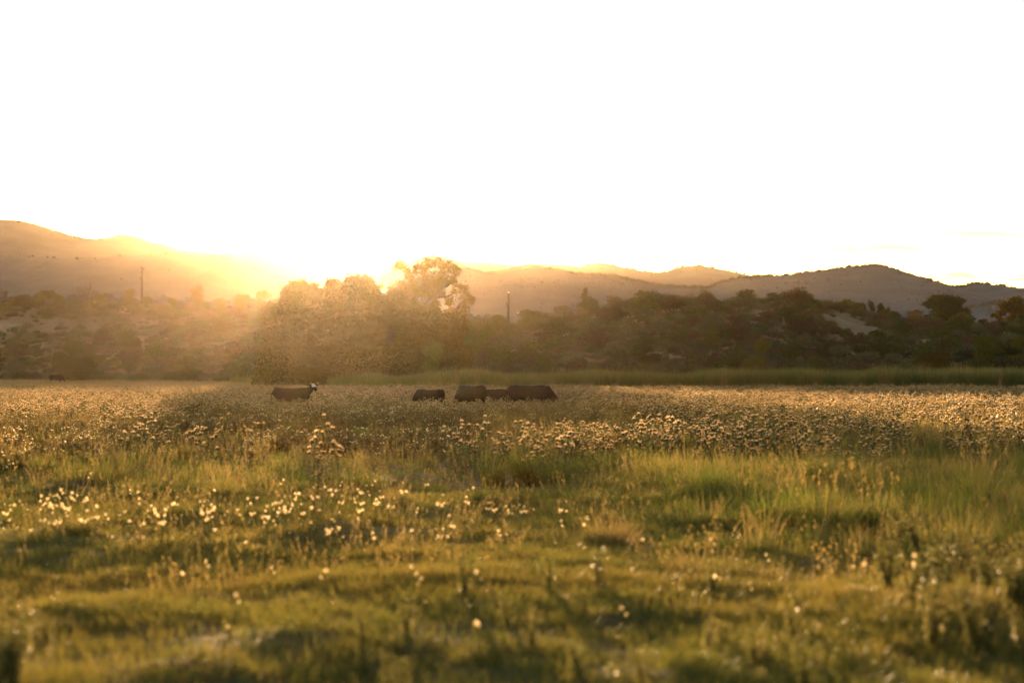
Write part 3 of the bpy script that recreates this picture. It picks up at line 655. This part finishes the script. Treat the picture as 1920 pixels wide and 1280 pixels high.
# ------------------------------------------------------------------ cattle
def lofts(mb, rings, sides=16):
    """rings: (centre, half width, half height) along a path; ends are rounded off"""
    tube(mb, [r[0] for r in rings], [(r[1], r[2]) for r in rings], sides)
def cow_mesh(name, pose, mats, white=False, tail=0.0):
    mb=MB()
    T=[(-1.02,1.08,.05,.07),(-.98,1.08,.14,.17),(-.88,1.08,.21,.25),(-.72,1.06,.25,.30),(-.45,1.01,.27,.33),(-.1,.96,.32,.365),(.25,.945,.32,.385),(.52,.97,.28,.39),(.74,1.02,.21,.34),(.9,1.05,.14,.24)]
    lofts(mb,[((x,0,z),w,h) for x,z,w,h in T])
    lofts(mb,[((-.45,0,1.29),.06,.05),((-.60,0,1.285),.10,.07),((-.72,0,1.29),.12,.08),((-.88,0,1.27),.09,.08),((-1.0,0,1.17),.05,.06)],8)
    lofts(mb,[((.20,0,1.26),.06,.05),((.48,0,1.30),.08,.06),((.70,0,1.28),.07,.07),((.84,0,1.2),.06,.06)],8)
    for s in (-1,1):
        lofts(mb,[((-.80,.13*s,1.08),.13,.20),((-.72,.17*s,.86),.12,.19),((-.66,.18*s,.66),.085,.125),((-.80,.17*s,.47),.055,.075),((-.80,.17*s,.40),.045,.058),((-.76,.17*s,.16),.042,.046),((-.74,.17*s,.10),.055,.055),((-.71,.17*s,.0),.062,.066)],10)
        lofts(mb,[((.60,.14*s,.98),.13,.20),((.62,.17*s,.80),.11,.16),((.62,.17*s,.62),.075,.095),((.64,.165*s,.40),.052,.058),((.63,.165*s,.33),.042,.045),((.63,.165*s,.13),.040,.042),((.65,.165*s,.08),.052,.055),((.67,.165*s,.0),.06,.066)],10)
        lofts(mb,[((-.70,.22*s,1.27),.05,.05),((-.78,.24*s,1.24),.06,.05)],6)
    # tail
    lofts(mb,[((-1.0,0,1.24),.035,.035),((-1.07,tail*.3,1.1),.03,.03),((-1.08,tail*.7,.8),.026,.026),((-1.07,tail,.55),.045,.045),((-1.05,tail,.38),.05,.05),((-1.05,tail,.28),.02,.02)],6)
    if pose=='graze':
        N=[((.70,0,1.10),.19,.30),((.88,0,1.00),.15,.23),((1.08,0,.82),.12,.18),((1.24,0,.62),.10,.15),((1.32,0,.52),.10,.14)]
        Hd=[((1.24,0,.62),.09,.10),((1.30,0,.52),.115,.125),((1.36,0,.40),.11,.115),((1.42,0,.26),.08,.085),((1.46,0,.15),.075,.075),((1.475,0,.10),.06,.055)]
        ear=(1.27,.58,0.,0); poll=None
    else:   # head up, turned
        th=R(pose); c,s_=math.cos(th),math.sin(th)
        N=[((.70,0,1.12),.18,.28),((.84,0,1.16),.14,.22),((.98,.0,1.27),.115,.17),((1.06,0,1.38),.10,.135),((1.08,0,1.44),.09,.10)]
        P0=Vector((1.08,0,1.46)); D=Vector((c,s_,0))
        Hd=[(tuple(P0+D*-.06+Vector((0,0,.0))),.08,.08),(tuple(P0+D*.02+Vector((0,0,.0))),.115,.12),(tuple(P0+D*.14+Vector((0,0,-.06))),.115,.125),(tuple(P0+D*.28+Vector((0,0,-.16))),.085,.09),(tuple(P0+D*.38+Vector((0,0,-.23))),.08,.08),(tuple(P0+D*.42+Vector((0,0,-.26))),.06,.055)]
    lofts(mb,N,14); lofts(mb,Hd,12)
    if pose=='graze':
        for s in (-1,1): tube(mb,[(1.27,.09*s,.60),(1.24,.17*s,.62),(1.22,.26*s,.60),(1.22,.31*s,.57)],[(.03,.03),(.05,.03),(.06,.03),(.02,.02)],6)
    else:
        Sd=Vector((-s_,c,0))
        for s in (-1,1):
            tube(mb,[tuple(P0+Sd*.09*s+Vector((0,0,.03))),tuple(P0+Sd*.18*s+Vector((0,0,.04))),tuple(P0+Sd*.27*s+Vector((0,0,.02))),tuple(P0+Sd*.33*s+Vector((0,0,-.01)))],[(.03,.03),(.035,.055),(.035,.06),(.02,.02)],6)
    me=mb.mesh(name,mats); o=bpy.data.objects.new('tmp_body',me); COL.objects.link(o)
    m=o.modifiers.new('r','REMESH'); m.mode='VOXEL'; m.voxel_size=.026; m.use_smooth_shade=True
    m2=o.modifiers.new('s','SMOOTH'); m2.iterations=5; m2.factor=.5
    dg=bpy.context.evaluated_depsgraph_get(); me2=bpy.data.meshes.new_from_object(o.evaluated_get(dg)); me2.name=name
    bpy.data.objects.remove(o)
    me2.materials.clear()
    for mm in mats: me2.materials.append(mm)
    me2.polygons.foreach_set('use_smooth', np.ones(len(me2.polygons),bool))
    return me2
def face_mat(c0, rad):
    m,nt,out=nodes('black_hide_white_face'); tc=nt.nodes.new('ShaderNodeTexCoord')
    vm=nt.nodes.new('ShaderNodeVectorMath'); vm.operation='DISTANCE'; vm.inputs[1].default_value=c0; nt.links.new(tc.outputs['Object'],vm.inputs[0])
    nz=noise(nt,tc.outputs['Object'],9.,2)
    f=math_(nt,'LESS_THAN',math_(nt,'ADD',vm.outputs['Value'],math_(nt,'MULTIPLY',math_(nt,'SUBTRACT',nz,.5),.08)),rad)
    c=mixc(nt,f,(.009,.006,.004),(.42,.38,.36)); p=nt.nodes.new('ShaderNodeBsdfPrincipled'); p.inputs['Roughness'].default_value=.85; p.inputs['Specular IOR Level'].default_value=.12; nt.links.new(c,p.inputs['Base Color']); nt.links.new(p.outputs[0],out.inputs[0]); return m
graze=cow_mesh('body','graze',[HIDE],tail=.05)
th=-62; P0=Vector((1.08,0,1.46)); fc=P0+Vector((math.cos(R(th)),math.sin(R(th)),0))*.17+Vector((0,0,.03))
look=cow_mesh('body',th,[face_mat(tuple(fc),.155)],tail=-.03)
EYE=plain('dark_eye',(.01,.008,.006),.15,(.01,.008,.006),3.,.6)
def cow(me, px, d, rz, sc, label, eyes=None):
    x=X(px,d); r=empty('cow',(x,d,float(H(x,d))),R(rz),sc); tag(r,label,'cow','black cattle in the thistle meadow')
    link('body',me,r)
    if eyes is not None:
        for s in (-1,1):
            mb=MB(); c=P0+Vector((math.cos(R(th)),math.sin(R(th)),0))*.13+Vector((-math.sin(R(th)),math.cos(R(th)),0))*.105*s+Vector((0,0,-.01))
            tube(mb,[tuple(c+Vector((0,0,z))) for z in (-.02,-.012,0,.012,.02)],[.004,.016,.02,.016,.004],8); link('eye',mb.mesh('eye',[EYE],True),r)
    return r
cow(look,548,98,4,.93,'black cow standing broadside with its white face turned to the camera',True)
cow(graze,806,99,147,.86,'smaller black cow grazing with its head down to the left, alone')
cow(graze,884,94,127,1.03,'black cow seen from a rear angle, grazing to the left, tallest hump')
cow(graze,921,99,-9,.88,'black cow grazing to the right, partly behind its neighbour')
cow(graze,993,95.5,-4,1.03,'largest black cow grazing broadside, furthest right of the herd')
cow(graze,105,262,-12,.95,'distant black cow near the dark round bush at the far left')

# ------------------------------------------------------------------ single thistles, tussocks, fluffy weeds and foreground weeds
def thistle_proto(k, **kw):
    hr=.037; st,lv,C,rg=thistle_geo(900+k, lf=.6, **kw); root=empty('thistle')
    link('stem',st.mesh('stem',[TH_LEAF]),root); link('foliage',lv.mesh('foliage',[TH_LEAF]),root)
    for c in C:
        mb=MB(); cup(mb,(0,0,0),hr*.72,1); burst(mb,[np.zeros(3)],hr,26,.2,0,.2,rg)
        o=link('seed_head',mb.mesh('seed_head',[TH_HEAD,TH_CUP]),root,tuple(c)); 
    return Stock(root)
tp=[thistle_proto(i,nst=(4,6,5,7,3)[i],rad=.30,h0=(.35,.5,.6,.3,.5)[i],h1=(.8,1.0,1.1,.85,.95)[i],heads=(3,4,3,4,5)[i]) for i in range(5)]
clusters=[  # px, ground row, spread px, count, where
 (615,905,26,4,'sunlit clump of thistles in the middle left of the meadow'),
 (868,880,12,2,'pair of thistles left of the middle tussocks'),
 (930,880,14,3,'thistle clump among dry stalks in the middle of the meadow'),
 (1005,880,26,4,'pale thistle clump above the green tussocks in the middle'),
 (1065,888,14,2,'thistles at the right end of the middle row'),
 (1135,880,22,3,'warm brown thistles between the middle row and the right stand'),
 (1260,872,46,9,'dense tall thistles at the left of the right stand'),
 (1350,862,34,6,'glowing thistles in the right stand'),
 (1425,870,30,7,'front thistles of the right stand with big heads'),
 (1500,868,34,7,'brown headed thistles in the centre of the right stand'),
 (1580,880,34,6,'thistles leaning over tall grass in the right stand'),
 (1660,862,40,6,'green leaved thistles at the rear of the right stand'),
 (1810,866,44,9,'dark brown bushy thistles near the right edge'),
 (1890,850,30,5,'thistles cut by the right edge of the meadow'),
 (290,860,30,4,'low dark thistles in the left of the meadow'),
 (430,870,30,4,'sparse sparkling thistles left of the middle clump'),
 (60,800,70,10,'bright thistles at the left edge of the sunlit band'),
 (190,802,60,9,'bright thistles in the sunlit band below the dark round bush'),
 (290,800,40,6,'thistles at the right end of the sunlit left band')]
for (cx,gy,sp,cnt,lab) in clusters:
    for j in range(cnt):
        px=cx+rng.normal(0,sp*.75); gyj=gy+rng.normal(0,9); d=CAMH*F/(gyj-HZ); x=X(px,d)
        o=tp[rng.integers(0,5)].get(); o.location=(x,d,float(H(x,d))); s=rng.uniform(.7,1.2); o.scale=(s,)*3; o.rotation_euler=(rng.normal(0,.12),rng.normal(0,.12),rng.uniform(0,6.28))
        tag(o,lab,'thistle',lab)
# tussocks
def tussock_proto(k, mat, n, r, h0, h1, lean, w=.009):
    rg=np.random.default_rng(950+k); root=empty('grass_tussock')
    mb=MB(); blades(mb,n,r,h0,h1,w,lean,5,0,rg,.9); link('leaf_blades',mb.mesh('leaf_blades',[mat]),root)
    mb=MB(); T=blades(mb,max(8,n//28),r*.8,h1*1.0,h1*1.5,.006,lean*.7,4,0,rg)
    for t in T: leaves(mb, t+np.stack([rg.normal(0,.008,6),rg.normal(0,.008,6),rg.uniform(-.1,.02,6)],1),.04,.3,0,1.,rg)
    link('seed_stalks',mb.mesh('seed_stalks',[G_DRY]),root); return Stock(root)
tus=[tussock_proto(0,G_GREEN,420,.22,.25,.55,.5),tussock_proto(1,G_GREEN,380,.18,.3,.65,.35),tussock_proto(2,G_DRY,380,.24,.25,.5,.5)]
for (px,gy,k,s,lab) in [
 (550,912,0,.95,'dark upright grass tussock below the middle left thistles'),
 (413,944,0,.8,'small dark tussock left of centre in the short grass'),
 (655,912,0,1.0,'wide green tussock under the sunlit thistle clump'),
 (700,915,1,.7,'short green tussock beside the wide one'),
 (812,918,0,.8,'green tussock below the fallen stalks, centre left'),
 (742,945,2,.7,'low matted tussock in the centre of the meadow'),
 (925,905,1,1.1,'tall green tussock left of the middle pair'),
 (985,902,1,1.3,'largest green tussock under the pale thistle clump'),
 (1040,905,0,1.2,'arching green tussock at the right of the middle row'),
 (905,945,0,.65,'small round tussock below the tall green one'),
 (1140,1020,2,1.05,'lone orange tinged tussock with a dark base on bare ground'),
 (1165,1022,2,.8,'small dry tussock leaning beside the lone one'),
 (1115,1018,0,.6,'dark stub of tussock left of the lone one'),
 (1535,925,1,1.2,'tall dark tussock in front of the right thistle stand'),
 (1570,905,1,1.0,'slim tussock behind the dark one in the right stand'),
 (1490,900,0,1.0,'green tussock left of the dark one in the right stand'),
 (1700,945,0,1.0,'broad green tussock toward the right edge'),
 (1830,960,1,1.2,'tall grass clump near the right edge'),
 (80,890,0,1.0,'dark green tussock at the left edge'),
 (30,880,0,.8,'tussock cut by the left edge'),
 (215,905,0,.9,'dark tussock below the sunlit left band'),
 (345,865,1,.8,'small tussock behind the sparse thistles at left'),
 (150,1012,0,.6,'low dark tuft in the blurred grass at left'),
 (1455,985,0,1.3,'dense dark clump left of the shaded hollow'),
 (1545,990,0,1.4,'dense dark clump in the shaded hollow'),
 (1635,985,0,1.2,'dense dark clump right of the shaded hollow')]:
    d=CAMH*F/(gy-HZ); x=X(px,d); o=tus[k].get(); o.location=(x,d,float(H(x,d))-.02); o.scale=(s,)*3; o.rotation_euler=(0,0,rng.uniform(0,6.28)); tag(o,lab,'grass tussock')
# fluffy weeds
def fluffy_proto(k,n):
    rg=np.random.default_rng(970+k); root=empty('fluffy_weed'); mb=MB(); C=[]
    for i in range(n):
        a=rg.uniform(0,6.283); l=rg.uniform(.02,.12); h=rg.uniform(.08,.38); e=(math.cos(a)*l,math.sin(a)*l,h); tube(mb,[(0,0,-.02),(e[0]*.6,e[1]*.6,h*.5),e],[.004,.003,.002],3,0,False); C.append(e)
    m=30; P=rg.normal(0,.05,(m,3)); P[:,2]=np.abs(P[:,2])*1.2; lv=MB(); leaves(lv,P,.06,.3,0,.2,rg)
    link('stem',mb.mesh('stem',[G_GREEN]),root); link('foliage',lv.mesh('foliage',[W_WEED]),root)
    for c in C:
        b=MB(); burst(b,[np.zeros(3)],.019*rg.uniform(.4,1.2),30,-.1,0,.16,rg); link('fluffy_head',b.mesh('fluffy_head',[FLUFF]),root,c)
    return Stock(root)
fp=[fluffy_proto(i,n) for i,n in enumerate((1,2,3,5))]
def put_fluffy(px,gy,lab,grp,big=None,s=1):
    d=CAMH*F/(gy-HZ); x=X(px,d); o=fp[rng.integers(0,4) if big is None else big].get(); o.location=(x,d,float(H(x,d))); s=s*rng.uniform(.8,1.25); o.scale=(s,)*3; o.rotation_euler=(0,0,rng.uniform(0,6.28)); tag(o,lab,'weed',grp)
n=0
while n<150:
    px=rng.uniform(-20,1120)
    c=992 + 10*math.sin(px/140) 
    gy=rng.normal(c,26)
    if not 925<gy<1052: continue
    if rng.uniform()>np.interp(px,[0,450,800,950,1120],[1,1,.8,.45,.15]): continue
    lab='fluffy white seed headed weed in the glittering strip, '+('left edge part' if px<330 else 'left of centre part' if px<640 else 'central part' if px<860 else 'thin right part')
    put_fluffy(px,gy,lab,lab); n+=1
for (px,gy,lab) in [(240,948,'tall fluffy weed above the strip left of the small dark tussock'),(268,965,'fluffy weed below the tall one at left'),(100,960,'fluffy weed at the left edge above the strip'),(130,955,'second fluffy weed at the left edge above the strip'),
   (345,1105,'fluffy weed glowing on the blurred dark patch, left plant'),(385,1108,'fluffy weed glowing on the blurred dark patch, right plant'),(500,1120,'dim fluffy weed right of the glowing pair'),(625,1150,'round blurred fluffy weed in the foreground centre left'),
   (430,1210,'wide blurred fluffy weed low in the foreground'),(760,1150,'fluffy weed in the foreground left of centre'),(800,1160,'fluffy weed just right of the foreground centre left one'),(880,1170,'single blurred fluffy weed near the bottom centre'),
   (897,1250,'blurred orange fluffy weed at the bottom centre'),(1155,1215,'blurred fluffy weed bottom right of centre'),(1195,1060,'small fluffy weed below the lone tussock'),(1325,1062,'fluffy weed in front of the shaded hollow'),(1345,1140,'fluffy weed centre right foreground'),(1425,1090,'upright fluffy weed centre right foreground'),
   (1612,1155,'fluffy weed right foreground before the grey weeds'),(1705,1165,'fluffy weed at the foot of the right grey weeds'),(1395,1160,'dim fluffy weed centre right foreground'),(1840,1265,'fluffy weed in the bottom right corner'),(30,1290,'fluffy weed in the bottom left corner')]:
    put_fluffy(px,gy,lab,'fluffy weeds scattered over the foreground',2 if rng.uniform()<.6 else 1,.9)
# grey leafy weeds
def weed_proto(k,h,n,lf=.045,mat=None):
    rg=np.random.default_rng(990+k); root=empty('leafy_weed'); mb=MB(); lv=MB()
    for i in range(n):
        a=rg.uniform(0,6.283); l=rg.uniform(.05,.3)*h; e=np.array([math.cos(a)*l,math.sin(a)*l,h*rg.uniform(.6,1)]); tube(mb,[(0,0,-.02),tuple(e*np.array([.4,.4,.5])),tuple(e)],[.006,.004,.002],3,0,False)
        m=int(42*h/.5); t=rg.uniform(.1,1,m)[:,None]; P=e*t*np.where(t<.5,[[.8,.8,1.]],[[1,1,1.]])+rg.normal(0,.022,(m,3)); leaves(lv,P,lf,.35,0,.3,rg)
    link('stem',mb.mesh('stem',[G_GREEN]),root); link('foliage',lv.mesh('foliage',[mat or W_WEED]),root); return Stock(root)
wp=[weed_proto(0,.5,9),weed_proto(1,.4,7),weed_proto(2,.3,6),weed_proto(3,.6,12)]
W=[]
for i in range(34): W.append((rng.uniform(1640,1960),rng.uniform(1010,1260),3 if rng.uniform()<.5 else 0,'grey green leafy weed in the stand at the lower right'))
for i in range(22): W.append((rng.uniform(1000,1600),rng.uniform(1120,1330),2 if rng.uniform()<.6 else 1,'low grey green weed in the blurred foreground right of centre'))
for i in range(9): W.append((rng.uniform(640,1000),rng.uniform(1120,1330),1,'thin weed in the blurred foreground centre'))
for i in range(8): W.append((rng.uniform(-20,90),rng.uniform(1210,1340),0,'grey weed in the blurred bottom left corner'))
for (px,gy,k,lab) in W:
    d=CAMH*F/(gy-HZ); x=X(px,d); o=wp[k].get(); o.location=(x,d,float(H(x,d))); s=rng.uniform(.7,1.15)*(.85 if d<16 else 1); o.scale=(s,)*3; o.rotation_euler=(0,0,rng.uniform(0,6.28)); tag(o,lab,'weed',lab)

# ------------------------------------------------------------------ haze
mb=MB(); a,b,y0,y1,zb,zt=-2900,2900,-70,3500,-6,230
mb.add([(a,y0,zb),(b,y0,zb),(b,y1,zb),(a,y1,zb),(a,y0,zt),(b,y0,zt),(b,y1,zt),(a,y1,zt)],[(0,3,2,1),(4,5,6,7),(0,1,5,4),(1,2,6,5),(2,3,7,6),(3,0,4,7)])
hm,nt,out=nodes('haze'); pv=nt.nodes.new('ShaderNodeVolumePrincipled'); pv.inputs['Color'].default_value=(1,.84,.62,1); pv.inputs['Density'].default_value=1.1e-5; pv.inputs['Anisotropy'].default_value=.925
nt.links.new(pv.outputs[0],out.inputs['Volume'])
tag(link('haze',mb.mesh('haze',[hm])),kind='stuff')

# ------------------------------------------------------------------ light
w=bpy.data.worlds.new('World'); scn.world=w; w.use_nodes=True; nt=w.node_tree; nt.nodes.clear()
out=nt.nodes.new('ShaderNodeOutputWorld'); bg=nt.nodes.new('ShaderNodeBackground'); sky=nt.nodes.new('ShaderNodeTexSky'); sky.sky_type='NISHITA'; sky.sun_disc=False
sky.sun_elevation=SUN_EL; sky.sun_rotation=SUN_AZ; sky.altitude=1500; sky.air_density=1.0; sky.dust_density=2.0; sky.ozone_density=1.0
tc=nt.nodes.new('ShaderNodeTexCoord'); mp=nt.nodes.new('ShaderNodeMapping'); mp.inputs['Scale'].default_value=(14,14,150); nt.links.new(tc.outputs['Generated'],mp.inputs[0])
cn=noise(nt,mp.outputs[0],1.,4,.6); sx=nt.nodes.new('ShaderNodeSeparateXYZ'); nt.links.new(tc.outputs['Generated'],sx.inputs[0])
def mr(v,a,b):
    q=nt.nodes.new('ShaderNodeMapRange'); q.interpolation_type='SMOOTHSTEP'; nt.links.new(v,q.inputs[0]); q.inputs[1].default_value=a; q.inputs[2].default_value=b; return q.outputs[0]
streak=math_(nt,'MULTIPLY',math_(nt,'MULTIPLY',mr(cn,.53,.62),mr(sx.outputs[0],.06,.12)),mr(sx.outputs[2],.085,.065))
mp2=nt.nodes.new('ShaderNodeMapping'); mp2.inputs['Scale'].default_value=(7,7,14); nt.links.new(tc.outputs['Generated'],mp2.inputs[0]); cn2=noise(nt,mp2.outputs[0],1.,4,.55)
veil=math_(nt,'MULTIPLY',mr(math_(nt,'ADD',cn2,math_(nt,'MULTIPLY',sx.outputs[0],1.2)),.55,.72),mr(sx.outputs[2],.07,.13))
veil=math_(nt,'MULTIPLY',veil,mr(sx.outputs[0],.08,.2))
cloud=mixc(nt,streak,mixc(nt,veil,(1,1,1),(.22,.28,.55)),(.15,.21,.36))
mul=nt.nodes.new('ShaderNodeMix'); mul.data_type='RGBA'; mul.blend_type='MULTIPLY'; mul.inputs[0].default_value=1
nt.links.new(sky.outputs[0],mul.inputs[6]); nt.links.new(cloud,mul.inputs[7])
wb=nt.nodes.new('ShaderNodeMix'); wb.data_type='RGBA'; wb.blend_type='MULTIPLY'; wb.inputs[0].default_value=1; wb.inputs[7].default_value=(1.09,.91,.60,1); nt.links.new(mul.outputs[2],wb.inputs[6])
nt.links.new(wb.outputs[2],bg.inputs[0]); bg.inputs[1].default_value=.15; nt.links.new(bg.outputs[0],out.inputs[0])
sl=bpy.data.lights.new('sun','SUN'); sl.energy=4; sl.angle=R(.5); sl.color=(1,.60,.27)
so=bpy.data.objects.new('sun',sl); COL.objects.link(so)
sd=Vector((math.sin(SUN_AZ)*math.cos(SUN_EL),math.cos(SUN_AZ)*math.cos(SUN_EL),math.sin(SUN_EL))); so.rotation_euler=sd.to_track_quat('Z','Y').to_euler(); so.location=(0,-20,60)

# ------------------------------------------------------------------ camera
cam=bpy.data.cameras.new('camera'); co=bpy.data.objects.new('camera',cam); COL.objects.link(co); scn.camera=co
cam.sensor_width=36; cam.lens=70; cam.clip_end=20000; cam.clip_start=.1
co.location=(0,0,CAMH); co.rotation_euler=(R(90)+math.atan((HZ-640)/F),0,0)
cam.dof.use_dof=True; cam.dof.focus_distance=72; cam.dof.aperture_fstop=1.3; cam.dof.aperture_blades=0
# ------------------------------------------------------------------ render
scn.view_settings.view_transform='Standard'; scn.view_settings.look='None'; scn.view_settings.gamma=1; scn.view_settings.exposure=2.35
scn.render.engine='CYCLES'; cy=scn.cycles; cy.use_denoising=True; cy.denoiser='OPENIMAGEDENOISE'; cy.denoising_input_passes='RGB_ALBEDO_NORMAL'; cy.denoising_prefilter='ACCURATE'
cy.max_bounces=6; cy.diffuse_bounces=3; cy.glossy_bounces=2; cy.transmission_bounces=4; cy.volume_bounces=1; cy.transparent_max_bounces=8
cy.use_adaptive_sampling=False; cy.sample_clamp_indirect=8; cy.caustics_reflective=False; cy.caustics_refractive=False
